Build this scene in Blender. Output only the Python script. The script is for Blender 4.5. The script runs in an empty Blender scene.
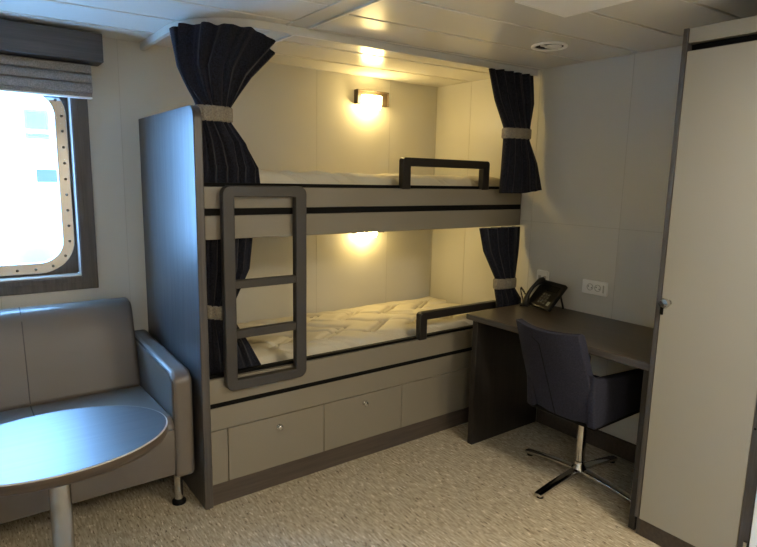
import bpy, bmesh, math, random
from mathutils import Vector, Matrix
random.seed(7)
S = bpy.context.scene
COL = S.collection
PI = math.pi

# ------------------------------------------------------------------ materials
def srgb(r, g, b):
    f = lambda c: c / 12.92 if c <= .04045 else ((c + .055) / 1.055) ** 2.4
    return (f(r / 255), f(g / 255), f(b / 255), 1)

def new_mat(name):
    m = bpy.data.materials.new(name); m.use_nodes = True
    nt = m.node_tree
    return m, nt, nt.nodes['Principled BSDF']

def plain(name, col, rough=.5, metal=0., spec=.5, coat=0., bump=0., bscale=200., var=0.04, vscale=6.):
    m, nt, b = new_mat(name)
    b.inputs['Roughness'].default_value = rough
    b.inputs['Metallic'].default_value = metal
    b.inputs['Specular IOR Level'].default_value = spec
    b.inputs['Coat Weight'].default_value = coat
    tc = nt.nodes.new('ShaderNodeTexCoord')
    n = nt.nodes.new('ShaderNodeTexNoise'); n.inputs['Scale'].default_value = vscale
    nt.links.new(tc.outputs['Object'], n.inputs['Vector'])
    mx = nt.nodes.new('ShaderNodeMix'); mx.data_type = 'RGBA'
    mx.inputs[6].default_value = tuple(c * (1 - var) for c in col[:3]) + (1,)
    mx.inputs[7].default_value = tuple(c * (1 + var) for c in col[:3]) + (1,)
    nt.links.new(n.outputs['Fac'], mx.inputs[0]); nt.links.new(mx.outputs[2], b.inputs['Base Color'])
    if bump:
        n2 = nt.nodes.new('ShaderNodeTexNoise'); n2.inputs['Scale'].default_value = bscale
        n2.inputs['Detail'].default_value = 3
        nt.links.new(tc.outputs['Object'], n2.inputs['Vector'])
        bp = nt.nodes.new('ShaderNodeBump'); bp.inputs['Strength'].default_value = bump
        bp.inputs['Distance'].default_value = .002
        nt.links.new(n2.outputs['Fac'], bp.inputs['Height']); nt.links.new(bp.outputs['Normal'], b.inputs['Normal'])
    return m

def wood(name, c1, c2, stretch, rough=.38, spec=.5, coat=0., bump=.25):
    """laminate with a fine straight grain; stretch = scale along x, y, z (small along the grain)"""
    m, nt, b = new_mat(name)
    b.inputs['Roughness'].default_value = rough
    b.inputs['Specular IOR Level'].default_value = spec
    b.inputs['Coat Weight'].default_value = coat
    b.inputs['Coat Roughness'].default_value = .4
    tc = nt.nodes.new('ShaderNodeTexCoord'); mp = nt.nodes.new('ShaderNodeMapping')
    mp.inputs['Scale'].default_value = stretch
    nt.links.new(tc.outputs['Object'], mp.inputs['Vector'])
    n = nt.nodes.new('ShaderNodeTexNoise'); n.inputs['Scale'].default_value = 1
    n.inputs['Detail'].default_value = 5; n.inputs['Roughness'].default_value = .65
    nt.links.new(mp.outputs['Vector'], n.inputs['Vector'])
    cr = nt.nodes.new('ShaderNodeValToRGB')
    cr.color_ramp.elements[0].position = .33; cr.color_ramp.elements[0].color = c1
    cr.color_ramp.elements[1].position = .68; cr.color_ramp.elements[1].color = c2
    nt.links.new(n.outputs['Fac'], cr.inputs['Fac']); nt.links.new(cr.outputs['Color'], b.inputs['Base Color'])
    bp = nt.nodes.new('ShaderNodeBump'); bp.inputs['Strength'].default_value = bump; bp.inputs['Distance'].default_value = .001
    nt.links.new(n.outputs['Fac'], bp.inputs['Height']); nt.links.new(bp.outputs['Normal'], b.inputs['Normal'])
    return m

def weave(name, c1, c2, scale, rough=.9, bump=.3, sheen=.0):
    m, nt, b = new_mat(name)
    b.inputs['Roughness'].default_value = rough
    b.inputs['Specular IOR Level'].default_value = .15
    b.inputs['Sheen Weight'].default_value = sheen
    tc = nt.nodes.new('ShaderNodeTexCoord')
    hs = []
    for sc in ((scale, scale * .25, scale * .25), (scale * .25, scale * .25, scale)):
        mp = nt.nodes.new('ShaderNodeMapping'); mp.inputs['Scale'].default_value = sc
        nt.links.new(tc.outputs['Object'], mp.inputs['Vector'])
        n = nt.nodes.new('ShaderNodeTexNoise'); n.inputs['Scale'].default_value = 1; n.inputs['Detail'].default_value = 2
        nt.links.new(mp.outputs['Vector'], n.inputs['Vector']); hs.append(n)
    ad = nt.nodes.new('ShaderNodeMath'); ad.operation = 'ADD'
    nt.links.new(hs[0].outputs['Fac'], ad.inputs[0]); nt.links.new(hs[1].outputs['Fac'], ad.inputs[1])
    mr = nt.nodes.new('ShaderNodeMapRange'); mr.inputs['From Min'].default_value = .75; mr.inputs['From Max'].default_value = 1.25
    nt.links.new(ad.outputs[0], mr.inputs['Value'])
    mx = nt.nodes.new('ShaderNodeMix'); mx.data_type = 'RGBA'; mx.inputs[6].default_value = c1; mx.inputs[7].default_value = c2
    nt.links.new(mr.outputs['Result'], mx.inputs[0]); nt.links.new(mx.outputs[2], b.inputs['Base Color'])
    bp = nt.nodes.new('ShaderNodeBump'); bp.inputs['Strength'].default_value = bump; bp.inputs['Distance'].default_value = .001
    nt.links.new(mr.outputs['Result'], bp.inputs['Height']); nt.links.new(bp.outputs['Normal'], b.inputs['Normal'])
    return m

def emit(name, col, strength):
    m, nt, b = new_mat(name)
    b.inputs['Base Color'].default_value = col
    b.inputs['Emission Color'].default_value = col
    b.inputs['Emission Strength'].default_value = strength
    b.inputs['Roughness'].default_value = .4
    return m

def floor_mat():
    m, nt, b = new_mat('speckled vinyl')
    b.inputs['Roughness'].default_value = .55
    b.inputs['Specular IOR Level'].default_value = .3
    tc = nt.nodes.new('ShaderNodeTexCoord')
    def noise(scale, detail=2, rot=0):
        mp = nt.nodes.new('ShaderNodeMapping'); mp.inputs['Scale'].default_value = scale
        mp.inputs['Rotation'].default_value = (0, 0, rot)
        nt.links.new(tc.outputs['Object'], mp.inputs['Vector'])
        n = nt.nodes.new('ShaderNodeTexNoise'); n.inputs['Scale'].default_value = 1; n.inputs['Detail'].default_value = detail
        nt.links.new(mp.outputs['Vector'], n.inputs['Vector']); return n
    def ramp(n, a, bb):
        r = nt.nodes.new('ShaderNodeMapRange'); r.inputs['From Min'].default_value = a; r.inputs['From Max'].default_value = bb
        nt.links.new(n.outputs['Fac'], r.inputs['Value']); return r
    base = noise((120, 18, 60), 4)
    mx = nt.nodes.new('ShaderNodeMix'); mx.data_type = 'RGBA'
    mx.inputs[6].default_value = srgb(154, 141, 118); mx.inputs[7].default_value = srgb(190, 179, 156)
    r0 = ramp(base, .36, .64); nt.links.new(r0.outputs['Result'], mx.inputs[0])
    def over(prev, n, a, bb, col):
        r = ramp(n, a, bb); x = nt.nodes.new('ShaderNodeMix'); x.data_type = 'RGBA'
        nt.links.new(r.outputs['Result'], x.inputs[0]); nt.links.new(prev.outputs[2], x.inputs[6]); x.inputs[7].default_value = col
        return x
    p = over(mx, noise((125, 25, 50), 1, .06), .63, .71, srgb(222, 212, 190))
    p = over(p, noise((120, 24, 40), 1, -.05), .65, .72, srgb(98, 82, 62))
    p = over(p, noise((170, 36, 70), 1, .1), .65, .72, srgb(112, 98, 78))
    nt.links.new(p.outputs[2], b.inputs['Base Color'])
    return m

M = {}
M['wall'] = plain('cream laminate wall', srgb(204, 201, 189), .42, var=.015, vscale=2, spec=.4)
M['seam'] = plain('panel joint', srgb(186, 182, 168), .6)
M['ceil'] = plain('glossy white ceiling', srgb(226, 222, 212), .24, var=.01, vscale=2, spec=.4)
M['ceilback'] = plain('ceiling joint shade', srgb(96, 88, 76), .7)  # back plate behind the plank gaps, their shade put into its colour
M['lip'] = plain('white ceiling trim', srgb(208, 206, 198), .3)
M['floor'] = floor_mat()
GC1, GC2 = srgb(60, 57, 56), srgb(82, 78, 76)
M['woodz'] = wood('dark laminate upright', GC1, GC2, (70, 70, 3), .36)
M['woodx'] = wood('dark laminate lengthwise', GC1, GC2, (3, 70, 70), .4)
M['woody'] = wood('dark laminate crosswise', GC1, GC2, (70, 3, 70), .36)
M['ladder'] = plain('dark grey lacquer', srgb(52, 49, 46), .5)
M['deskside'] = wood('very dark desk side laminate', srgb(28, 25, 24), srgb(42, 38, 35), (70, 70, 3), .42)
M['black'] = plain('matt black', srgb(8, 8, 8), .7, spec=.15)
M['rail_black'] = plain('black lacquered bar', srgb(34, 31, 29), .38)
M['board'] = plain('taupe laminate', srgb(124, 117, 103), .48, var=.01)
M['door'] = plain('pale taupe laminate', srgb(150, 146, 134), .5, var=.01)
M['plinth'] = wood('dark laminate plinth', srgb(62, 54, 48), srgb(80, 71, 63), (3, 70, 70), .5)
M['chrome'] = plain('polished chrome', srgb(205, 205, 205), .12, metal=1)
M['steel'] = plain('brushed steel', srgb(185, 185, 185), .2, metal=1)
M['darksteel'] = plain('dark steel', srgb(90, 86, 82), .35, metal=1)
M['leather'] = plain('grey brown leather', srgb(100, 93, 86), .36, bump=.25, bscale=260, spec=.5)
M['leather_seam'] = plain('leather piping', srgb(62, 57, 53), .6)
M['chairfab'] = weave('charcoal navy upholstery', srgb(37, 38, 49), srgb(50, 51, 64), 500, .75, .12)
M['curtain'] = weave('black navy curtain', srgb(16, 17, 23), srgb(38, 40, 52), 420, .9, .35, .1)
M['tie'] = weave('grey beige tieback', srgb(120, 113, 100), srgb(156, 148, 132), 500, .9, .3)
M['blind'] = weave('grey linen blind', srgb(128, 125, 125), srgb(164, 161, 158), 400, .9, .3)
M['mattress'] = plain('cream quilted ticking', srgb(205, 197, 174), .75, bump=.25, bscale=120)
M['plastic'] = plain('white plastic', srgb(238, 236, 228), .35)
M['phone'] = plain('black phone plastic', srgb(20, 20, 21), .3)
M['key'] = plain('phone keys', srgb(70, 70, 72), .4)
M['screen'] = plain('phone display', srgb(150, 155, 150), .2)
M['lamphouse'] = plain('bronze brown lamp body', srgb(66, 54, 40), .5)
M['lampglow'] = emit('warm lamp diffuser', (1., .74, .29, 1), 70)
M['fillglow'] = emit('added fill lamp diffuser', (1., .88, .69, 1), 56)  # glow of the two unseen lamps added to brighten the room
M['dead'] = plain('unlit lamp diffuser', srgb(244, 242, 236), .3)
M['tablewood'] = wood('grey oak tabletop', srgb(44, 44, 46), srgb(64, 62, 62), (3, 60, 60), .42, coat=.6)
M['tableedge'] = wood('oak table edge', srgb(58, 49, 42), srgb(80, 69, 59), (8, 8, 90), .4)
M['tablerim'] = plain('pale rim line', srgb(190, 184, 176), .35)
M['desktop'] = wood('dark desk laminate', srgb(62, 54, 48), srgb(78, 69, 61), (70, 3, 70), .36)
M['hull'] = plain('white painted steel', srgb(225, 232, 240), .5)
M['bluepaint'] = plain('dark band paint', srgb(38, 41, 46), .5)
M['cyanpaint'] = plain('teal paint', srgb(85, 77, 59), .5)
M['pinkpaint'] = plain('faded red paint', srgb(130, 72, 45), .5)
M['concrete'] = plain('pale concrete', srgb(205, 205, 205), .8, var=.1, vscale=.5)
M['seaglass'] = None
def glass():
    m, nt, b = new_mat('window glass')
    tr = nt.nodes.new('ShaderNodeBsdfTransparent'); tr.inputs['Color'].default_value = (.96, .98, .98, 1)
    gl = nt.nodes.new('ShaderNodeBsdfGlossy'); gl.inputs['Roughness'].default_value = .0
    mx = nt.nodes.new('ShaderNodeMixShader'); mx.inputs[0].default_value = .05
    nt.links.new(tr.outputs[0], mx.inputs[1]); nt.links.new(gl.outputs[0], mx.inputs[2])
    nt.links.new(mx.outputs[0], nt.nodes['Material Output'].inputs['Surface'])
    return m
M['glass'] = glass()

# ------------------------------------------------------------------ geometry helpers
WL = {}
def loc_of(o): return WL.get(o.name, Vector((0, 0, 0))) if o else Vector((0, 0, 0))

class MB:
    def __init__(s): s.bm = bmesh.new()
    def box(s, x0, x1, y0, y1, z0, z1):
        x0, x1 = sorted((x0, x1)); y0, y1 = sorted((y0, y1)); z0, z1 = sorted((z0, z1))
        v = [s.bm.verts.new(p) for p in ((x0, y0, z0), (x1, y0, z0), (x1, y1, z0), (x0, y1, z0), (x0, y0, z1), (x1, y0, z1), (x1, y1, z1), (x0, y1, z1))]
        for f in ((0, 3, 2, 1), (4, 5, 6, 7), (0, 1, 5, 4), (1, 2, 6, 5), (2, 3, 7, 6), (3, 0, 4, 7)):
            s.bm.faces.new([v[i] for i in f])
        return s
    def hexa(s, pts):
        v = [s.bm.verts.new(p) for p in pts]
        for f in ((0, 3, 2, 1), (4, 5, 6, 7), (0, 1, 5, 4), (1, 2, 6, 5), (2, 3, 7, 6), (3, 0, 4, 7)):
            s.bm.faces.new([v[i] for i in f])
        return s
    def prism(s, prof, axis, a, b, holes=()):
        """prof: 2-D polygon in the two other axes (order x,y,z without axis)"""
        def P(p, t):
            q = list(p); q.insert('xyz'.index(axis), t); return q
        A = [s.bm.verts.new(P(p, a)) for p in prof]; B = [s.bm.verts.new(P(p, b)) for p in prof]
        n = len(prof)
        s.bm.faces.new(A); s.bm.faces.new(B[::-1])
        for i in range(n): s.bm.faces.new((A[i], B[i], B[(i + 1) % n], A[(i + 1) % n]))
        return s
    def frame(s, outer, inner, axis, a, b):
        """ring between two polygons with the same number of points"""
        def P(p, t):
            q = list(p); q.insert('xyz'.index(axis), t); return q
        n = len(outer)
        oa = [s.bm.verts.new(P(p, a)) for p in outer]; ia = [s.bm.verts.new(P(p, a)) for p in inner]
        ob = [s.bm.verts.new(P(p, b)) for p in outer]; ib = [s.bm.verts.new(P(p, b)) for p in inner]
        for i in range(n):
            j = (i + 1) % n
            s.bm.faces.new((oa[i], oa[j], ia[j], ia[i])); s.bm.faces.new((ob[i], ib[i], ib[j], ob[j]))
            s.bm.faces.new((oa[i], ob[i], ob[j], oa[j])); s.bm.faces.new((ia[i], ia[j], ib[j], ib[i]))
        return s
    def loft(s, rings, cap=True, closed=True):
        R = [[s.bm.verts.new(p) for p in r] for r in rings]
        n = len(rings[0])
        for i in range(len(R) - 1):
            for j in range(n if closed else n - 1):
                k = (j + 1) % n
                s.bm.faces.new((R[i][j], R[i][k], R[i + 1][k], R[i + 1][j]))
        if cap:
            s.bm.faces.new(R[0][::-1]); s.bm.faces.new(R[-1])
        return s
    def tube(s, path, r, seg=12, cap=True):
        path = [Vector(p) for p in path]; rings = []
        up = None
        for i, p in enumerate(path):
            t = (path[min(i + 1, len(path) - 1)] - path[max(i - 1, 0)]).normalized()
            if up is None:
                up = Vector((0, 0, 1)) if abs(t.z) < .9 else Vector((1, 0, 0))
            a = t.cross(up).normalized(); up = a.cross(t).normalized()
            rr = r[i] if isinstance(r, (list, tuple)) else r
            rings.append([p + (a * math.cos(k / seg * 2 * PI) + up * math.sin(k / seg * 2 * PI)) * rr for k in range(seg)])
        return s.loft(rings, cap)
    def lathe(s, prof, centre=(0, 0, 0), axis='z', seg=32):
        """prof: list of (radius, height)"""
        c = Vector(centre); rings = []
        for r, h in prof:
            ring = []
            for k in range(seg):
                a = k / seg * 2 * PI; u, v = r * math.cos(a), r * math.sin(a)
                ring.append(c + Vector({'z': (u, v, h), 'x': (h, u, v), 'y': (u, h, v)}[axis]))
            rings.append(ring)
        return s.loft(rings, True)
    def build(s, name, mat, parent=None, bevel=0., seg=2, smooth=False, subsurf=0, angle=35, label=None):
        off = loc_of(parent)
        bmesh.ops.recalc_face_normals(s.bm, faces=s.bm.faces)
        if off.length: bmesh.ops.translate(s.bm, verts=s.bm.verts, vec=-off)
        me = bpy.data.meshes.new(name); s.bm.to_mesh(me); s.bm.free()
        o = bpy.data.objects.new(name, me); COL.objects.link(o)
        me.materials.append(mat)
        if parent: o.parent = parent
        WL[o.name] = off
        if bevel:
            b = o.modifiers.new('bevel', 'BEVEL'); b.width = bevel; b.segments = seg; b.limit_method = 'ANGLE'; b.angle_limit = math.radians(angle)
        if subsurf:
            u = o.modifiers.new('subsurf', 'SUBSURF'); u.levels = subsurf; u.render_levels = subsurf
        if smooth or bevel:
            for p in me.polygons: p.use_smooth = True
            try:
                me.set_sharp_from_angle(angle=math.radians(50 if smooth else 40))
            except Exception: pass
        if label: o['label'] = label
        return o

def bx(*a): return MB().box(*a)
def rrect(u0, u1, v0, v1, r, n=6):
    pts = []
    for cu, cv, a0 in ((u1 - r, v1 - r, 0), (u0 + r, v1 - r, 90), (u0 + r, v0 + r, 180), (u1 - r, v0 + r, 270)):
        for k in range(n + 1):
            a = math.radians(a0 + 90 * k / n); pts.append((cu + r * math.cos(a), cv + r * math.sin(a)))
    return pts
def thing(name, label, cat, loc, group=None):
    o = bpy.data.objects.new(name, None); COL.objects.link(o); o.location = loc
    o.empty_display_size = .1
    o['label'] = label; o['category'] = cat
    if group: o['group'] = group
    WL[o.name] = Vector(loc); return o
def tag(o, label, cat, group=None):
    o['label'] = label; o['category'] = cat
    if group: o['group'] = group
    return o
def struct(o): o['kind'] = 'structure'; return o

# ------------------------------------------------------------------ key sizes (metres)
H = 2.095
XL, YF = -3.75, -4.3            # left wall and the wall behind the viewer
XE0, XE1 = -2.006, -1.970       # bunk end panel
YB = -.806                      # bunk front plane

# ------------------------------------------------------------------ floor, walls, ceiling
struct(bx(XL - .1, .1, YF - .1, .15, -.06, 0).build('floor', M['floor']))
# window opening in the back wall
WX0, WX1, WZ0, WZ1 = -3.10, -2.31, .955, 1.90
def wall_grid():
    b = MB()
    b.box(WX1, 0.1, 0, .12, 0, H); b.box(XL - .1, WX0, 0, .12, 0, H)
    b.box(WX0, WX1, 0, .12, 0, WZ0); b.box(WX0, WX1, 0, .12, WZ1, H)
    return b
wb = struct(wall_grid().build('wall_back', M['wall']))
sm = MB()
for x in (-2.088, -1.53, -.97, -.41):
    sm.box(x - .001, x + .001, -.001, 0, .0, H)
for z0, z1 in ((0, .885), ):
    sm.box(-2.6485, -2.6455, -.0012, 0, z0, z1)
sm.box(-.006, 0, -.006, 0, 0, H)
sm.build('panel_joint', M['seam'], wb)
wr = struct(bx(0, .1, YF, 0, 0, H).build('wall_right', M['wall']))
sm = MB()
for y in (-.337, -.89, -1.459, -2.02):
    sm.box(-.0012, 0, y - .0014, y + .0014, .09, H)
sm.box(-.0015, 0, -2.0, -.82, 1.2195, 1.2225)
sm.build('panel_joint', M['seam'], wr)
struct(bx(XL - .1, XL, YF, 0, 0, H).build('wall_left', M['wall']))
struct(bx(XL, 0, YF - .1, YF, 0, H).build('wall_front', M['wall']))
struct(bx(-.014, 0, -1.955, -1.03, 0, .10).build('baseboard_right', M['plinth'], bevel=.003))
struct(bx(XL, -2.04, -.012, 0, 0, .10).build('baseboard_back', M['plinth'], bevel=.003))

cb = struct(bx(XL - .1, .1, YF - .1, .15, H + .014, H + .08).build('ceiling', M['ceilback']))
pl = MB()
def plank(xa, xb, ya, yb_, xr):
    g = .0075; sl = -.07
    f = lambda y, x: y + sl * (x - xr)
    p = [(xa, f(yb_, xa) + g), (xb, f(yb_, xb) + g), (xb, f(ya, xb) - g), (xa, f(ya, xa) - g)]
    pl.hexa([(x, y, H) for x, y in p] + [(x, y, H + .013) for x, y in p])
for k in range(-2, 16):
    y0 = -.253 - .29 * k
    plank(-1.478, .25, y0, y0 - .29, -1.0)
for k in range(-2, 16):
    y0 = -.242 - .29 * k
    plank(XL - .1, -1.582, y0, y0 - .29, -2.0)
pl.build('ceiling_plank', M['ceil'], cb, bevel=.003, seg=2)
# joint channel that runs across the planks
tr = MB()
tr.box(-1.580, -1.480, YF, .05, H + .004, H + .013)
tr.box(-1.588, -1.574, YF, .02, H - .004, H + .006); tr.box(-1.486, -1.472, YF, .02, H - .004, H + .006)
struct(tr.build('trim_1', M['lip'], bevel=.002))

# partition beyond the wardrobe (only its first centimetres are in view)
pw = struct(bx(-.585, 0, YF, -2.424, 0, H).build('wall_partition', M['wall']))
dr = struct(bx(-.63, -.587, -3.25, -2.4225, .02, 2.0).build('door_1', M['hull'], bevel=.004))
hg = MB(); hg.lathe([(.007, .12), (.007, .205)], (-.6185, -2.408, 0)); hg.build('door_hinge', M['steel'], dr, smooth=True)

# ------------------------------------------------------------------ window
win = struct(MB().frame([(-3.175, .888), (-2.237, .888), (-2.237, 1.97), (-3.175, 1.97)],
                        [(WX0, WZ0), (WX1, WZ0), (WX1, WZ1), (WX0, WZ1)], 'y', -.022, 0).build('window_1', M['woodz'], bevel=.002))
b = MB().frame([(WX0 - .028, WZ0 - .028), (WX1 + .028, WZ0 - .028), (WX1 + .028, WZ1 + .028), (WX0 - .028, WZ1 + .028)],
               [(WX0 - .004, WZ0 - .004), (WX1 + .004, WZ0 - .004), (WX1 + .004, WZ1 + .004), (WX0 - .004, WZ1 + .004)], 'y', -.027, -.021)
b.build('window_bead', M['woodz'], win, bevel=.001)
YW = .045   # face of the recessed plate
GX0, GX1, GZ0, GZ1 = -3.03, -2.374, 1.022, 1.822
GR = .105
def rr2(d, n=10): return rrect(GX0 - d, GX1 + d, GZ0 - d, GZ1 + d, GR + d, n)
outer = []
for (u, v) in rr2(.0):   # project the rounded outline on the plate's rectangle
    cx, cz = (GX0 + GX1) / 2, (GZ0 + GZ1) / 2
    du, dv = u - cx, v - cz
    k = min((WX1 - cx) / max(abs(du), 1e-6), (WZ1 - cz) / max(abs(dv), 1e-6) if dv > 0 else (cz - WZ0) / max(abs(dv), 1e-6))
    outer.append((cx + du * k, cz + dv * k))
MB().frame(outer, rr2(.045), 'y', YW, YW + .02).build('window_plate', M['woodz'], win)
MB().frame([(WX0, WZ0), (WX1, WZ0), (WX1, WZ1), (WX0, WZ1)], [(WX0 + .002, WZ0 + .006), (WX1 - .002, WZ0 + .006), (WX1 - .002, WZ1 - .002), (WX0 + .002, WZ1 - .002)], 'y', -.02, YW).build('window_reveal', M['lip'], win)
MB().frame(rr2(.052), rr2(.0), 'y', YW - .012, YW + .03).build('porthole_ring', M['chrome'], win, bevel=.004, smooth=True, label='polished chrome window ring')
pts = rrect(GX0 - .03, GX1 + .03, GZ0 - .03, GZ1 + .03, GR + .03, 3)
ring = []
P2 = [Vector(p) for p in rrect(GX0 - .03, GX1 + .03, GZ0 - .03, GZ1 + .03, GR + .03, 12)]
acc = 0; step = .075; nxt = 0
for i in range(len(P2)):
    a, c = P2[i], P2[(i + 1) % len(P2)]; L = (c - a).length
    while nxt <= acc + L:
        q = a + (c - a) * ((nxt - acc) / L); nxt += step
        if True:
            MB().lathe([(.0065, 0), (.0065, -.003), (.004, -.006)], (q.x, YW - .012, q.y), 'y', 10).build('bolt', M['darksteel'], win, smooth=True)
    acc += L
MB().prism(rr2(.006), 'y', YW + .012, YW + .018).build('window_pane', M['glass'], win)

# pelmet and blind
pel = bx(-3.22, -2.178, -.13, -.001, 1.957, 2.082).build('pelmet', M['woodx'], bevel=.003)
tag(pel, 'dark grey wood effect pelmet box above the window', 'pelmet')
bl = MB(); xr0, xr1 = -3.19, -2.222
prof = []; zt = 1.956; nf = 3
prof = [(-.030, zt)]
for k in range(nf):
    z = zt - .004 - k * .044
    prof += [(-.062 - .004 * k, z - .004), (-.070 - .004 * k, z - .022), (-.066 - .004 * k, z - .040), (-.052 - .004 * k, z - .043)]
prof += [(-.058, 1.806), (-.034, 1.806)]
bl.prism(prof, 'x', xr0, xr1)
bl_o = tag(bl.build('roman_blind', M['blind'], smooth=True), 'gathered grey fabric blind hanging under the dark pelmet', 'blind')
bx(xr0, xr1, -.064, -.030, 1.797, 1.8055).build('hem_bar', M['plastic'], bl_o, bevel=.002, label='pale hem bar')

# ------------------------------------------------------------------ bunk bed
bed = thing('bunk_bed', 'built-in taupe bunk bed with dark end panel and drawers, beside the sofa', 'bunk bed', (-1.0, -.4, 0))
r = .055
prof = [(0 - .001, 0), (-.8167, 0)] + [(-.8167 + r - r * math.cos(a), 1.728 - r + r * math.sin(a)) for a in [i / 8 * PI / 2 for i in range(9)]] + [(-.001, 1.728)]
MB().prism(prof, 'x', XE0, XE1).build('end_panel', M['woodz'], bed, bevel=.004, label='dark wood effect end panel')
X0, X1 = XE1 + .0005, -.002
bx(X0, X1, YB + .004, YB + .022, 0, .0991).build('plinth', M['plinth'], bed)
bx(X0, X1, YB + .03, -.002, .0991, .47).build('storage_box', M['black'], bed)
def front(name, xa, xb, za, zb, mat='board', y0=YB, y1=YB + .02, bev=.0025, **k):
    return bx(xa, xb, y0, y1, za, zb).build(name, M[mat], bed, bevel=bev, **k)
front('header_board', X0, X1, .3525, .4551)
front('filler_strip', X0, -1.8935, .100, .3490)
d1 = front('drawer', -1.8905, -1.3975, .100, .3490)
d2 = front('drawer', -1.3945, -.9035, .100, .3490)
front('front_panel', -.9005, -.4095, .100, .3490)
front('front_panel', -.4065, X1, .100, .3490)
for d, kx, kz in ((d1, -1.640, .296), (d2, -1.149, .300)):
    MB().lathe([(.0001, -.020), (.009, -.0195), (.0125, -.016), (.0125, -.010), (.007, -.008), (.007, -.004), (.014, -.003), (.015, 0)], (kx, YB, kz), 'y', 24).build('knob', M['chrome'], d, smooth=True)
bx(X0, X1, YB + .003, YB + .03, .4553, .4759).build('slot', M['black'], bed, label='black recessed slot')
front('lower_bed_rail', X0, X1, .4761, .585)
bx(X0, X1, YB + .02, -.002, .47, .528).build('lower_bed_base', M['black'], bed)
front('upper_fascia', X0, X1, 1.3186, 1.4076)
front('lower_fascia', X0, X1, 1.1903, 1.2892)
bx(X0, X1, YB + .003, YB + .03, 1.2894, 1.3184).build('slot', M['black'], bed, label='black recessed slot')
bx(X0, X1, YB + .03, -.002, 1.2, 1.35).build('upper_bed_base', M['board'], bed)
bx(X0, X1, -.7855, -.762, 1.35, 1.424).build('bed_dark_strip', M['black'], bed)  # black strip between upper fascia and mattress
bx(X0, X1, -.7855, -.762, .528, .598).build('bed_dark_strip', M['black'], bed)  # the same black strip above the lower bed rail
def guard(xa, xb, z0, z1, y=-.795):
    w = .052
    o = rrect(xa, xb, z0, z1, .016, 4)
    o = [(xa, z0), (xa + w, z0), (xa + w, z1 - .044), (xb - w, z1 - .044), (xb - w, z0), (xb, z0)]
    rr = .018
    o += [(xb - rr + rr * math.cos(a), z1 - rr + rr * math.sin(a)) for a in [i / 5 * PI / 2 for i in range(6)]]
    o += [(xa + rr - rr * math.sin(a), z1 - rr + rr * math.cos(a)) for a in [i / 5 * PI / 2 for i in range(6)]]
    return MB().prism(o, 'y', y - .019, y + .019).build('guard_rail', M['rail_black'], bed, bevel=.004)
guard(-.940, -.304, 1.404, 1.565)
guard(-.792, -.158, .582, .737)

# mattresses: quilted surface
def smooth(a, b, t): t = max(0, min(1, (t - a) / (b - a))); return t * t * (3 - 2 * t)
def mattress(name, label, x0, x1, y0, y1, z0, z1):
    b = MB(); nx, ny = 400, 150
    def quilt(x, y):
        # zigzag double stitch lines
        p = .30
        tri = abs(((y / .30) % 1) * 2 - 1) * .15
        u = ((x + .9 * tri * 1.6) % p) / p
        d1 = min(abs(u - .38), abs(u - .54)) * p
        v = ((y + .5 * x) % .24) / .24
        d2 = abs(v - .5) * .24
        g = 1 - math.exp(-(d1 / .007) ** 2)
        h = .020 * g + .014 * (1 - math.exp(-(min(d1, .06) / .03) ** 2)) - .020 * math.exp(-(d2 / .009) ** 2)
        h += .003 * math.sin(41 * x) * math.sin(37 * y + 5 * x) + .005 * math.sin(9 * x + 4 * y) * math.sin(7 * y - 3 * x) + .003 * math.sin(23 * x + 11 * y) * math.sin(19 * y)
        return h
    rows = []
    for j in range(ny + 1):
        y = y0 + (y1 - y0) * j / ny; row = []
        for i in range(nx + 1):
            x = x0 + (x1 - x0) * i / nx
            e = min(x - x0, x1 - x, y - y0, y1 - y)
            k = 1 - (1 - min(1, e / .10)) ** 2.2
            z = z1 - .035 * (1 - k) + quilt(x, y) * min(1, e / .03)
            row.append(b.bm.verts.new((x, y, z)))
        rows.append(row)
    for j in range(ny):
        for i in range(nx): b.bm.faces.new((rows[j][i], rows[j][i + 1], rows[j + 1][i + 1], rows[j + 1][i]))
    rim = [rows[0][i] for i in range(nx + 1)] + [rows[j][nx] for j in range(1, ny + 1)] + [rows[ny][i] for i in range(nx - 1, -1, -1)] + [rows[j][0] for j in range(ny - 1, 0, -1)]
    low = [b.bm.verts.new((v.co.x, v.co.y, z0)) for v in rim]
    for i in range(len(rim)):
        k = (i + 1) % len(rim); b.bm.faces.new((rim[i], low[i], low[k], rim[k]))
    b.bm.faces.new(low)
    o = b.build(name, M['mattress'], smooth=True)
    return tag(o, label, 'mattress')
mattress('mattress', 'cream quilted mattress on the lower bunk, lit by the lower lamp', X0 + .01, -.012, -.716, -.012, .529, .590)
mattress('mattress', 'cream quilted mattress on the upper bunk, behind the black guard bar', X0 + .01, -.012, -.716, -.012, 1.351, 1.446)

# ladder
lad = thing('bunk_ladder', 'dark grey rounded ladder hooked on the front of the bunk bed', 'ladder', (-1.712, -.83, .545))
fo = rrect(-1.907, -1.517, .532, 1.414, .036, 6); fi = rrect(-1.856, -1.571, .577, 1.367, .004, 6)
MB().frame(fo, fi, 'y', -.848, -.812).build('ladder_frame', M['ladder'], lad, bevel=.004)
for z0, z1 in ((.981, 1.016), (.762, .799)):
    bx(-1.857, -1.570, -.845, -.815, z0, z1).build('rung', M['ladder'], lad, bevel=.003)
for x in (-1.882, -1.544):
    bx(x - .012, x + .012, -.813, -.8032, 1.294, 1.314).build('hook', M['black'], lad)

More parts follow.
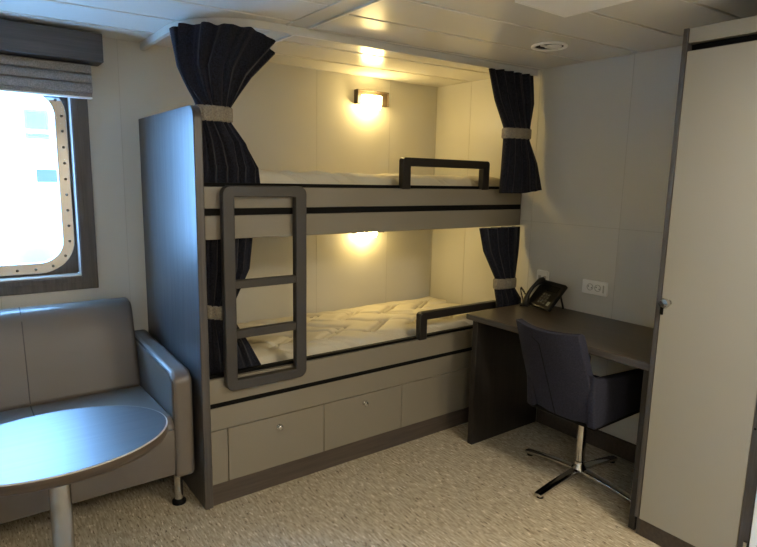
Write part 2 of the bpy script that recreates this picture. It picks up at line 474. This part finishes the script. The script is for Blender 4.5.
# reading lamps
def lamp(label, x0, x1, z0, z1):
    t = thing('reading_lamp', label, 'lamp', ((x0 + x1) / 2, 0, z0), 'bunk reading lamps')
    b = MB(); b.box(x0, x1, -.034, -.001, z0, z1)
    b.box(x0, x1, -.044, -.034, z1 - .006, z1); b.box(x0, x0 + .006, -.044, -.034, z0, z1 - .006); b.box(x1 - .006, x1, -.044, -.034, z0, z1 - .006)
    b.build('lamp_housing', M['lamphouse'], t, bevel=.0015)
    xa, xb = x0 + .035, x0 + .160
    b = MB(); prof = [(-.035, z1 - .035), (-.080, z1 - .035)]
    for k in range(9):
        a = k / 8 * PI / 2
        prof.append((-.080 + .045 * (1 - math.cos(a)), z1 - .085 - .035 * math.sin(a)))
    b.prism(prof, 'x', xa, xb)
    b.build('lamp_diffuser', M['lampglow'], t, smooth=True, label='glowing warm diffuser')
lamp('glowing warm reading lamp on the back wall above the upper mattress', -.70, -.453, 1.920, 2.008)
lamp('glowing warm reading lamp half hidden below the upper bunk board', -.715, -.468, 1.100, 1.188)

# ------------------------------------------------------------------ curtain rail and curtains
def rail_y(x): return -.795 - .05 * (x + 1.3)
path = [(-1.972, -.006), (-1.972, -.25), (-1.972, -.42)]
for k in range(1, 12):
    a = k / 12 * PI / 2
    path.append((-1.972 + .34 * (1 - math.cos(a)), -.42 - (.36) * math.sin(a)))
path += [(-1.632, rail_y(-1.632)), (-1.2, rail_y(-1.2)), (-.7, rail_y(-.7)), (-.004, rail_y(0))]
rings = []
for i, p in enumerate(path):
    a = Vector(path[max(i - 1, 0)]); c = Vector(path[min(i + 1, len(path) - 1)]); t = (c - a).normalized(); n = Vector((-t.y, t.x))
    rings.append([(p[0] + n.x * w, p[1] + n.y * w, z) for w, z in ((-.011, H - .034), (.011, H - .034), (.011, H - .0005), (-.011, H - .0005))])
cr = tag(MB().loft(rings).build('curtain_rail', M['lip'], bevel=.002), 'white curved curtain rail fixed to the ceiling over the bunk', 'curtain rail')

def curtain(label, keys, band, npl=7, sub=10, side_phase=0.):
    """keys: list of (path[(x,y,z)...], thickness, pleat amplitude); band: (key index a, key index b)"""
    NS = 72
    def samp(path, s):
        L = [0]
        for i in range(1, len(path)): L.append(L[-1] + (Vector(path[i]) - Vector(path[i - 1])).length)
        t = s * L[-1]
        for i in range(1, len(path)):
            if t <= L[i] + 1e-9:
                f = (t - L[i - 1]) / max(L[i] - L[i - 1], 1e-9)
                return Vector(path[i - 1]).lerp(Vector(path[i]), f)
        return Vector(path[-1])
    base = keys[0]
    t = thing('bunk_curtain', label, 'curtain', keys[-1][0][0], 'bunk curtains')
    def ring(c, th, amp, ph, ex=0.):
        R = []
        for side in (1, -1):
            rng = range(NS + 1) if side == 1 else range(NS, -1, -1)
            for i in rng:
                s = i / NS
                a, d = c[max(i - 1, 0)], c[min(i + 1, NS)]
                tt = (d - a); tt.z = 0; tt.normalize(); n = Vector((tt.y, -tt.x, 0))
                endf = min(1, min(s, 1 - s) / .06)
                env = math.sqrt(max(0, 1 - (2 * s - 1) ** 4)) * .85 + .15
                w = amp * (math.sin(2 * PI * npl * s + ph) + .45 * math.sin(2 * PI * npl * 1.7 * s + 1.3 + ph * 1.5))
                off = side * (th / 2 * env + ex) + w * (.3 + .7 * endf)
                R.append(c[i] + n * off)
        return R
    rings = []; marks = {}
    for k in range(len(keys) - 1):
        (pa, ta, aa), (pb, tb, ab) = keys[k], keys[k + 1]
        ca = [samp(pa, i / NS) for i in range(NS + 1)]; cb_ = [samp(pb, i / NS) for i in range(NS + 1)]
        for q in range(sub + (1 if k == len(keys) - 2 else 0)):
            f = q / sub
            fz = f
            fx = f
            c = []
            for i in range(NS + 1):
                v = ca[i].lerp(cb_[i], fx); v.z = ca[i].z + (cb_[i].z - ca[i].z) * fz
                c.append(v)
            rings.append(ring(c, ta + (tb - ta) * f, aa + (ab - aa) * f, side_phase + .35 * math.sin(k * 1.3 + f * 2)))
    MB().loft(rings).build('curtain_fabric', M['curtain'], t, smooth=True)
    ka, kb = band
    R = []
    for f in (0, .1, .5, .9, 1):
        pa, pb = keys[ka], keys[kb]
        c = [samp(pa[0], i / NS).lerp(samp(pb[0], i / NS), f) for i in range(NS + 1)]
        ex = .006 if 0 < f < 1 else -.002
        mid = c[NS // 2]
        c = [mid + (v - mid) * 1.05 for v in c]
        R.append(ring(c, pa[1] + .004, .0015, 0, ex))
    MB().loft(R, cap=False).build('tieback', M['tie'], t, smooth=True, label='pale woven tieback band')
    return t

zt = H - .036
curtain('black bunk curtain fanned out above the dark end panel, tied at the waist',
        [([(-1.985, -.535, zt - .008), (-1.978, -.57, zt), (-1.950, -.64, zt), (-1.89, -.71, zt), (-1.78, -.765, zt), (-1.69, -.785, zt - .020), (-1.625, -.755, zt - .085)], .05, .018),
         ([(-1.975, -.585, 1.90), (-1.955, -.66, 1.90), (-1.86, -.735, 1.90), (-1.725, -.735, 1.865)], .06, .014),
         ([(-1.955, -.70, 1.738), (-1.88, -.715, 1.738), (-1.81, -.70, 1.738)], .075, .004),
         ([(-1.955, -.70, 1.674), (-1.88, -.715, 1.674), (-1.81, -.70, 1.674)], .075, .004),
         ([(-1.955, -.71, 1.60), (-1.85, -.725, 1.59), (-1.748, -.70, 1.59)], .09, .008),
         ([(-1.955, -.735, 1.49), (-1.84, -.742, 1.49), (-1.695, -.730, 1.49)], .04, .011),
         ([(-1.955, -.741, 1.418), (-1.84, -.742, 1.418), (-1.690, -.740, 1.418)], .018, .005)], (2, 3), 6)
curtain('black bunk curtain at the head of the desk, tied beside the upper guard bar',
        [([(-.385, rail_y(-.36), zt), (-.19, rail_y(-.2) + .004, zt), (-.035, rail_y(-.03), zt)], .05, .014),
         ([(-.34, -.858, 1.90), (-.18, -.865, 1.90), (-.035, -.872, 1.90)], .06, .011),
         ([(-.258, -.868, 1.752), (-.155, -.878, 1.755), (-.062, -.872, 1.757)], .07, .004),
         ([(-.258, -.868, 1.694), (-.155, -.878, 1.694), (-.062, -.872, 1.696)], .07, .004),
         ([(-.266, -.868, 1.56), (-.15, -.895, 1.56), (-.035, -.925, 1.56)], .075, .008),
         ([(-.275, -.868, 1.388), (-.15, -.91, 1.388), (-.030, -.968, 1.410)], .07, .010)], (2, 3), 5, side_phase=1.)
curtain('black curtain of the lower bunk partly behind the ladder',
        [([(-1.95, -.745, 1.187), (-1.85, -.75, 1.187), (-1.738, -.745, 1.187)], .05, .012),
         ([(-1.95, -.745, 1.05), (-1.86, -.75, 1.05), (-1.755, -.745, 1.05)], .055, .010),
         ([(-1.95, -.735, .905), (-1.89, -.74, .897), (-1.83, -.735, .890)], .06, .003),
         ([(-1.95, -.735, .845), (-1.89, -.74, .835), (-1.83, -.735, .826)], .06, .003),
         ([(-1.95, -.738, .70), (-1.86, -.742, .70), (-1.755, -.738, .70)], .05, .009),
         ([(-1.95, -.741, .575), (-1.82, -.742, .575), (-1.690, -.740, .575)], .018, .005)], (2, 3), 5, side_phase=2.)
curtain('black curtain of the lower bunk hanging beside the telephone',
        [([(-.37, -.815, 1.185), (-.18, -.82, 1.185), (-.02, -.815, 1.185)], .05, .012),
         ([(-.33, -.82, 1.05), (-.18, -.825, 1.05), (-.03, -.82, 1.05)], .055, .010),
         ([(-.242, -.845, .885), (-.16, -.85, .883), (-.075, -.845, .880)], .05, .003),
         ([(-.242, -.845, .822), (-.16, -.85, .820), (-.075, -.845, .818)], .05, .003),
         ([(-.242, -.862, .75), (-.14, -.868, .75), (-.035, -.868, .75)], .05, .006),
         ([(-.245, -.870, .60), (-.14, -.875, .60), (-.03, -.875, .60)], .045, .007)], (2, 3), 4, side_phase=.4)

# ------------------------------------------------------------------ sofa
sofa = thing('sofa', 'grey brown leather sofa against the window wall behind the oval table', 'sofa', (-2.75, -.42, 0))
SX1, SX0 = -2.025, -3.45
aw = .088
def arm(x0, x1):
    o = MB().prism([(-.04, .155), (-.765, .155), (-.765, .60), (-.72, .632), (-.04, .655)], 'x', x0, x1).build('armrest', M['leather'], sofa, bevel=.022, seg=4)
    b = MB()
    inner = x1 - .004 if x0 < -3 else x0 + .004
    b.tube([(inner, -.755, .17), (inner, -.757, .59), (inner, -.715, .621), (inner, -.10, .643)], .004, 8)
    b.build('piping', M['leather_seam'], o, smooth=True)
    return o
arm(SX1 - aw, SX1); arm(SX0, SX0 + aw)
def cushion(name, x0, x1, prof, bev=.03):
    return MB().prism(prof, 'x', x0, x1).build(name, M['leather'], sofa, bevel=bev, seg=4)
mid = -2.586
# base apron with rounded front
fr = [(-.06, .17), (-.70, .17), (-.765, .18), (-.782, .28), (-.784, .34), (-.778, .388), (-.06, .38)]
cushion('seat_base', SX0 + aw + .001, SX1 - aw - .001, fr, .006)
xa, xb = SX0 + aw + .004, SX1 - aw - .004
sc_ = cushion('seat_cushion', xa, xb, [(-.20, .395), (-.772, .389), (-.790, .395), (-.790, .415), (-.755, .446), (-.20, .425)], .012)
bc_ = cushion('backrest', xa, xb, [(-.035, .36), (-.275, .425), (-.262, .47), (-.225, .62), (-.175, .80), (-.15, .835), (-.095, .842), (-.045, .82)], .022)
MB().tube([(mid, -.7915, .397), (mid, -.7915, .414), (mid, -.756, .4468), (mid, -.27, .4305)], .0022, 6).build('seam', M['leather_seam'], sc_, smooth=True)
MB().tube([(mid, -.2745, .44), (mid, -.263, .47), (mid, -.2255, .62), (mid, -.177, .79), (mid, -.153, .829), (mid, -.148, .834), (mid, -.095, .8425), (mid, -.06, .828)], .0022, 6).build('seam', M['leather_seam'], bc_, smooth=True)
for x in (SX1 - .055, SX0 + .055):
    for y in (-.685, -.12):
        lg = MB().lathe([(.019, .156), (.019, .012), (.019, .010)], (x, y, 0), 'z', 20).build('leg', M['chrome'], sofa, smooth=True)
        MB().lathe([(.022, .022), (.030, .012), (.030, 0)], (x, y, 0), 'z', 20).build('foot_pad', M['black'], lg, smooth=True)

# ------------------------------------------------------------------ oval table
TX, TY, TZ, TA, TBm = -2.5852, -1.1259, .61, .340, .2526
tb = thing('oval_table', 'oval dark oak coffee table on a steel pedestal before the sofa', 'table', (TX, TY, 0))
def ell(k, z, n=72): return [(TX + (TA + k) * math.cos(i / n * 2 * PI), TY + (TBm + k) * math.sin(i / n * 2 * PI), z) for i in range(n)]
MB().loft([ell(-.018, TZ - .040), ell(-.006, TZ - .037), ell(0, TZ - .030), ell(0, TZ - .0045)]).build('table_edge', M['tableedge'], tb, smooth=True)
MB().loft([ell(0, TZ - .0045), ell(.0005, TZ - .002), ell(-.0015, TZ - .0006)]).build('edge_rim', M['tablerim'], tb, smooth=True)
MB().loft([ell(-.004, TZ - .006), ell(-.004, TZ)]).build('tabletop', M['tablewood'], tb)
MB().lathe([(.0325, .012), (.0325, TZ - .046)], (TX, TY, 0), 'z', 32).build('pedestal', M['steel'], tb, smooth=True)
MB().lathe([(.10, TZ - .048), (.10, TZ - .0405)], (TX, TY, 0), 'z', 32).build('mounting_plate', M['black'], tb)
MB().lathe([(.20, 0), (.20, .008), (.19, .013), (.0325, .016)], (TX, TY, 0), 'z', 48).build('floor_plate', M['steel'], tb, smooth=True)

# ------------------------------------------------------------------ desk
desk = thing('desk', 'dark wood desk along the right wall between bunk and wardrobe', 'desk', (-.3, -1.45, 0))
bx(-.5814, -.002, -1.985, -.952, .7066, .74).build('desktop', M['desktop'], desk, bevel=.003)
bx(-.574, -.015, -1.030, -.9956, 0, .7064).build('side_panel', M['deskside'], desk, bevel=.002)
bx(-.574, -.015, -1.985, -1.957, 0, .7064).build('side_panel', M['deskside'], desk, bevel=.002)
bx(-.5832, -.5812, -1.985, -.953, .711, .7375).build('edge_band', M['woody'], desk, bevel=.0008)

# ------------------------------------------------------------------ desk chair
ch = thing('desk_chair', 'charcoal swivel armchair on a chrome four star base at the desk', 'chair', (-.395, -1.59, 0))
CX, CY = -.395, -1.59
def backrow(z, th):
    f = (z - .385) / (.81 - .385)
    xb = -.605 - .150 * f
    w = .185 - .015 * f
    yc = CY - .012 + .030 * f
    N = 14; pts = []
    for i in range(N + 1):
        s = -1 + 2 * i / N
        x = xb + .035 * abs(s) ** 2.2
        pts.append((x, yc + w * s))
    return pts
def back():
    rings = []
    zs = [.385, .39, .45, .55, .65, .74, .795, .808]
    for z in zs:
        th = .05 if z > .4 else .04
        th = .05 if z < .80 else .038
        p = backrow(z, th); N = len(p)
        dz = lambda s: .0
        o = []
        for i, (x, y) in enumerate(p):
            s = abs(2 * i / (N - 1) - 1)
            zz = z + (.012 * s ** 2 if z > .7 else -.0)
            o.append((x, y, zz))
        for i, (x, y) in reversed(list(enumerate(p))):
            s = abs(2 * i / (N - 1) - 1)
            zz = z + (.012 * s ** 2 if z > .7 else 0)
            o.append((x + th, CY + (y - CY) * .97, zz))
        rings.append(o)
    return MB().loft(rings)
bk = back().build('backrest', M['chairfab'], ch, bevel=.008, seg=3, angle=50)
sp = []
for z in (.386, .45, .55, .65, .74):
    q = backrow(z, .05); k = 8
    sp.append((q[k][0] - .0005, q[k][1], z))
q = backrow(.755, .05); sp.append((q[9][0] + .0005, q[9][1], .757))
sp += [(backrow(.76, .05)[j][0] + .0002, backrow(.76, .05)[j][1], .764 + .012 * abs(2 * j / 14 - 1) ** 2) for j in (10, 12, 14)]
MB().tube(sp, .0016, 6).build('seam', M['black'], bk, smooth=True)
def chair_arm(sgn):
    y0 = CY - .012 + sgn * .185
    a, c = y0, y0 - sgn * .042
    pr = [(-.615, .385), (-.19, .395), (-.155, .43), (-.155, .556), (-.185, .586), (-.60, .612), (-.645, .64)]
    return MB().prism(pr, 'y', a, c).build('armrest', M['chairfab'], ch, bevel=.010, seg=3)
chair_arm(1); chair_arm(-1)
bx(-.60, -.17, CY - .150, CY + .126, .392, .475).build('seat_cushion', M['chairfab'], ch, bevel=.025, seg=4)
bx(-.60, -.20, CY - .190, CY + .165, .374, .391).build('seat_pan', M['black'], ch, bevel=.004)
MB().lathe([(.034, .374), (.034, .360), (.0225, .356), (.0225, .10), (.026, .098), (.026, .072), (.036, .062), (.036, .044)], (CX, CY, 0), 'z', 28).build('column', M['chrome'], ch, smooth=True)
for dx, dy in ((1, 0), (-1, 0), (0, 1), (0, -1)):
    t = Vector((dx, dy, 0)); n = Vector((-dy, dx, 0)); c = Vector((CX, CY, 0)); rings = []
    for d, w, zt_, zb in ((.02, .023, .062, .046), (.10, .021, .056, .038), (.22, .020, .042, .024), (.30, .019, .030, .013), (.322, .017, .026, .012)):
        p = c + t * d
        rings.append([p + n * w + Vector((0, 0, zb)), p + n * w + Vector((0, 0, zt_ - .003)), p + n * w * .6 + Vector((0, 0, zt_)), p - n * w * .6 + Vector((0, 0, zt_)), p - n * w + Vector((0, 0, zt_ - .003)), p - n * w + Vector((0, 0, zb))])
    lg = MB().loft(rings).build('leg', M['chrome'], ch, bevel=.002)
    e = c + t * .298
    MB().lathe([(.014, .014), (.016, .010), (.016, 0)], e, 'z', 16).build('glide', M['black'], lg, smooth=True)

# ------------------------------------------------------------------ wardrobe
wd = thing('wardrobe', 'tall taupe wardrobe with one door standing right of the desk', 'wardrobe', (-.3, -2.2, 0))
WY0, WY1, WXF = -1.997, -2.416, -.6074
MB().prism([(WXF, .0855), (-.585, .0855), (-.585, 0), (-.002, 0), (-.002, 2.0114), (WXF, 2.0114)], 'y', WY0, WY0 - .018).build('side_panel', M['woodz'], wd, bevel=.002)
MB().prism([(WXF, .0855), (-.585, .0855), (-.585, 0), (-.002, 0), (-.002, 2.0114), (WXF, 2.0114)], 'y', -2.380, WY1).build('side_panel', M['woodz'], wd, bevel=.002)
bx(-.585, -.565, -2.380, WY0 - .018, 0, .083).build('plinth', M['plinth'], wd)
bx(-.57, -.004, -2.380, WY0 - .018, .083, 1.99).build('carcass', M['black'], wd)
bx(-.60, -.004, -2.380, WY0 - .018, 1.959, 2.0114).build('top_panel', M['door'], wd, bevel=.002)
do = bx(-.6085, -.588, -2.3785, WY0 - .021, .0865, 1.930).build('door', M['door'], wd, bevel=.002)
kb = MB().lathe([(.014, 0), (.014, -.004), (.008, -.006), (.008, -.016), (.018, -.020), (.0195, -.030), (.016, -.037), (.0001, -.038)], (-.6085, -2.045, 1.006), 'x', 24)
kb.build('knob', M['chrome'], do, smooth=True)
MB().lathe([(.013, 0), (.013, -.010), (.009, -.012)], (-.6085, -2.026, .999), 'x', 16).build('latch', M['black'], do, smooth=True)
bx(-.617, -.6085, -2.030, -2.020, .955, .995).build('latch', M['black'], do, bevel=.002)
MB().lathe([(.004, 0), (.004, -.002)], (-.6074, -2.388, .62), 'x', 12).build('screw', M['black'], wd)

# ------------------------------------------------------------------ wall sockets
so = thing('wall_socket', 'white double wall socket above the desk, right of the telephone', 'socket', (0, -1.35, .89))
MB().prism(rrect(-1.425, -1.275, .853, .930, .006, 3), 'x', -.014, -.0005).build('cover_plate', M['plastic'], so, bevel=.002)
for y in (-1.325, -1.372):
    s = MB().frame([(y + .019 * math.cos(a), .892 + .019 * math.sin(a)) for a in [i / 24 * 2 * PI for i in range(24)]],
                   [(y + .016 * math.cos(a), .892 + .016 * math.sin(a)) for a in [i / 24 * 2 * PI for i in range(24)]], 'x', -.0165, -.0135).build('socket_ring', M['seam'], so)
    for dy in (-.009, .009):
        MB().lathe([(.0028, 0), (.0028, -.0012)], (-.014, y + dy, .892 + dy * .4), 'x', 10).build('pin_hole', M['black'], s)
bx(-.0155, -.0138, -1.410, -1.402, .870, .912).build('switch', M['seam'], so)
ph = thing('phone_socket', 'small white socket on the wall behind the telephone', 'socket', (0, -1.0, .90))
MB().prism(rrect(-1.045, -.962, .862, .938, .006, 3), 'x', -.012, -.0005).build('cover_plate', M['plastic'], ph, bevel=.002)
for y in (-1.022, -.985):
    bx(-.0135, -.0118, y - .009, y + .009, .885, .907).build('jack', M['seam'], ph)

# ------------------------------------------------------------------ telephone
tel = thing('telephone', 'black desk telephone with keypad standing on the desk by the wall', 'telephone', (-.12, -1.09, .74))
# body: slab leaning back towards the wall
yaw = math.radians(-16)
Rz = Matrix.Rotation(yaw, 4, 'Z'); tilt = math.radians(50)
# local frame: u along the width, v up the slope, w out of the face
O = Vector((-.180, -1.125, .746))
U = Rz @ Vector((0, -1, 0)); V = Rz @ Vector((math.cos(tilt), 0, math.sin(tilt))); Wn = Rz @ Vector((-math.sin(tilt), 0, math.cos(tilt)))
def L(u, v, w): return O + U * u + V * v + Wn * w
def lbox(u0, u1, v0, v1, w0, w1):
    return MB().hexa([L(u0, v0, w0), L(u1, v0, w0), L(u1, v1, w0), L(u0, v1, w0), L(u0, v0, w1), L(u1, v0, w1), L(u1, v1, w1), L(u0, v1, w1)])
bd = lbox(-.105, .095, 0.004, .178, 0, .026).build('phone_body', M['phone'], tel, bevel=.006, seg=3)
for i in range(3):
    for j in range(4):
        lbox(-.022 + i * .024, -.006 + i * .024, .03 + j * .018, .042 + j * .018, .025, .029).build('key', M['key'], bd, bevel=.001)
lbox(.058, .078, .024, .050, .025, .0275).build('key', M['screen'], bd, label='pale key')
lbox(-.015, .075, .112, .150, .025, .0275).build('display', M['black'], bd)
# handset lying in the cradle on the left edge
hp = [L(-.092, v, .030 + .030 * math.sin(max(0, min(1, (v + .01) / .18)) * PI) ** .7) for v in [-.01 + i * .018 for i in range(11)]]
hs = MB().tube(hp, [.019, .020, .015, .012, .011, .011, .011, .012, .015, .020, .019], 12).build('handset', M['phone'], tel, smooth=True)
# stand behind
MB().tube([L(.075, .12, -.002), (-.030, -1.175, .7445)], .006, 8).build('stand', M['phone'], tel, smooth=True)
MB().tube([L(-.075, .12, -.002), (-.045, -1.03, .7445)], .006, 8).build('stand', M['phone'], tel, smooth=True)
# coiled cord
cp = []
for i in range(60):
    f = i / 59
    c = Vector((-.15 + .03 * f, -.985 + .035 * math.sin(f * PI), .765 + .07 * math.sin(f * PI * .9)))
    cp.append(c + Vector((.006 * math.cos(i * 1.3), .004 * math.cos(i * 1.3), .006 * math.sin(i * 1.3))))
MB().tube(cp, .0028, 6).build('cord', M['phone'], tel, smooth=True)
MB().tube([(-.13, -1.02, .7445), (-.15, -.99, .7445), (-.11, -.965, .7445), (-.06, -.96, .7445), (-.03, -.965, .7445)], .0042, 8).build('cord', M['phone'], tel, smooth=True)
MB().tube([(-.16, -1.03, .7445), (-.185, -.995, .7445), (-.165, -.970, .7445), (-.10, -.958, .7445)], .0042, 8).build('cord', M['phone'], tel, smooth=True)

# ------------------------------------------------------------------ ceiling fittings
ve = thing('ceiling_vent', 'round white vent in the ceiling near the right wall', 'vent', (-.455, -1.29, H))
MB().frame([(-.455 + .085 * math.cos(a), -1.29 + .085 * math.sin(a)) for a in [i / 40 * 2 * PI for i in range(40)]],
           [(-.455 + .067 * math.cos(a), -1.29 + .067 * math.sin(a)) for a in [i / 40 * 2 * PI for i in range(40)]], 'z', H - .011, H - .0005).build('vent_ring', M['plastic'], ve, bevel=.004)
MB().lathe([(.0665, H - .004), (.0665, H - .002)], (-.455, -1.29, 0), 'z', 32).build('vent_throat', M['black'], ve)
MB().lathe([(.034, H - .009), (.040, H - .007), (.040, H - .0045)], (-.44, -1.30, 0), 'z', 24).build('vent_disc', M['dead'], ve, smooth=True)
bx(-.517, -.393, -1.294, -1.286, H - .013, H - .006).build('vent_bar', M['dead'], ve)

def fixture(label, x0, x1, y0, y1, mat):
    t = thing('ceiling_light', label, 'light', ((x0 + x1) / 2, (y0 + y1) / 2, H), 'ceiling lights')
    o = [(x0, y0), (x1, y0), (x1, y1), (x0, y1)]; g = .012
    i = [(x0 + g, y0 + g), (x1 - g, y0 + g), (x1 - g, y1 - g), (x0 + g, y1 - g)]
    MB().frame(o, i, 'z', H - .029, H - .0005).build('light_frame', M['plastic'], t, bevel=.003)
    bx(x0 + g, x1 - g, y0 + g, y1 - g, H - .0275, H - .006).build('light_diffuser', M[mat], t)
fixture('unlit white rectangular ceiling light nearest the vent', -1.163, -.877, -2.28, -1.68, 'dead')
fixture('small unseen fill light added on the ceiling behind the viewer', -2.85, -2.55, -3.95, -3.50, 'fillglow')  # out of view, added to bring warm light to the window corner
fixture('unseen fill light added on the ceiling farther from the bunk', -1.20, -.90, -3.65, -2.85, 'fillglow')  # out of view, added to brighten the desk side and floor

# ------------------------------------------------------------------ outside the window
qy = bx(-40, 30, 3, 60, -5.2, -5).build('quay', M['concrete']); tag(qy, 'pale concrete quay outside the window', 'quay')
wh = thing('warehouse', 'white harbour building with a blue band seen through the window', 'building', (-1, 26, -5))
bx(-12, 14, 26, 34, -5, 9).build('wall', M['hull'], wh)
bx(.2, 1.4, 25.9, 26, 1.05, 1.6).build('blue_band', M['bluepaint'], wh)
for xw, zw, ww, hw in ((-.1, 2.9, .9, 1.2), (-.7, 6.3, 1.0, .8), (-3.2, 6.6, .8, .7), (-3.6, 4.4, .7, 1.1), (-5.6, 5.0, .8, 1.2)):
    wf = bx(xw, xw + ww, 25.9, 26, zw, zw + hw).build('window', M['cyanpaint'], wh)
    bx(xw + .1, xw + ww - .1, 25.86, 25.9, zw + .1, zw + hw - .1).build('pane', M['glass'], wf)
bx(-8, 6, 25.85, 26, 3.1, 3.3).build('ledge', M['pinkpaint'], wh)
bx(-8, 6, 25.85, 26, 7.6, 7.75).build('ledge', M['pinkpaint'], wh)
MB().tube([(-1.9, 25.8, -5), (-1.9, 25.8, 8.5)], .10, 10).build('downpipe', M['pinkpaint'], wh)
ct = thing('freight_container', 'faded red freight container on the quay outside', 'container', (-2, 21, -5))
bx(-4.4, -.05, 20, 22.2, -5, .0).build('container_shell', M['pinkpaint'], ct, bevel=.05)
tk = MB().lathe([(.46, -5), (.46, -.86), (.43, -.74), (.35, -.61), (.22, -.51), (.02, -.46)], (-1.05, 15, 0), 'z', 32).build('storage_tank', M['cyanpaint'], smooth=True)
tag(tk, 'pale blue domed tank standing on the quay outside', 'tank')

# ------------------------------------------------------------------ daylight
w = bpy.data.worlds.new('World'); S.world = w; w.use_nodes = True
bg = w.node_tree.nodes['Background']
bg.inputs['Color'].default_value = (.23, .51, 1., 1); bg.inputs['Strength'].default_value = 34.

# ------------------------------------------------------------------ camera
def camera():
    C = Vector((-2.7855, -3.0999, 1.4499)); yaw, pitch, roll, f = -.6399, -.1633, .0203, 569.45
    fw = Vector((-math.sin(yaw) * math.cos(pitch), math.cos(yaw) * math.cos(pitch), math.sin(pitch)))
    r = Vector((math.cos(yaw), math.sin(yaw), 0)); u = r.cross(fw)
    c, s = math.cos(roll), math.sin(roll)
    r2 = r * c + u * s; u2 = u * c - r * s
    cam = bpy.data.cameras.new('camera'); o = bpy.data.objects.new('camera', cam); COL.objects.link(o)
    m = Matrix((r2, u2, -fw)).transposed().to_4x4(); m.translation = C; o.matrix_world = m
    cam.sensor_fit = 'HORIZONTAL'; cam.sensor_width = 36; cam.lens = f * 36 / 757
    cam.clip_start = .02; cam.clip_end = 300
    S.camera = o
camera()
S.view_settings.view_transform = 'Standard'; S.view_settings.look = 'None'
S.view_settings.exposure = .15; S.view_settings.gamma = 1
S.cycles.use_denoising = True
S.cycles.max_bounces = 10
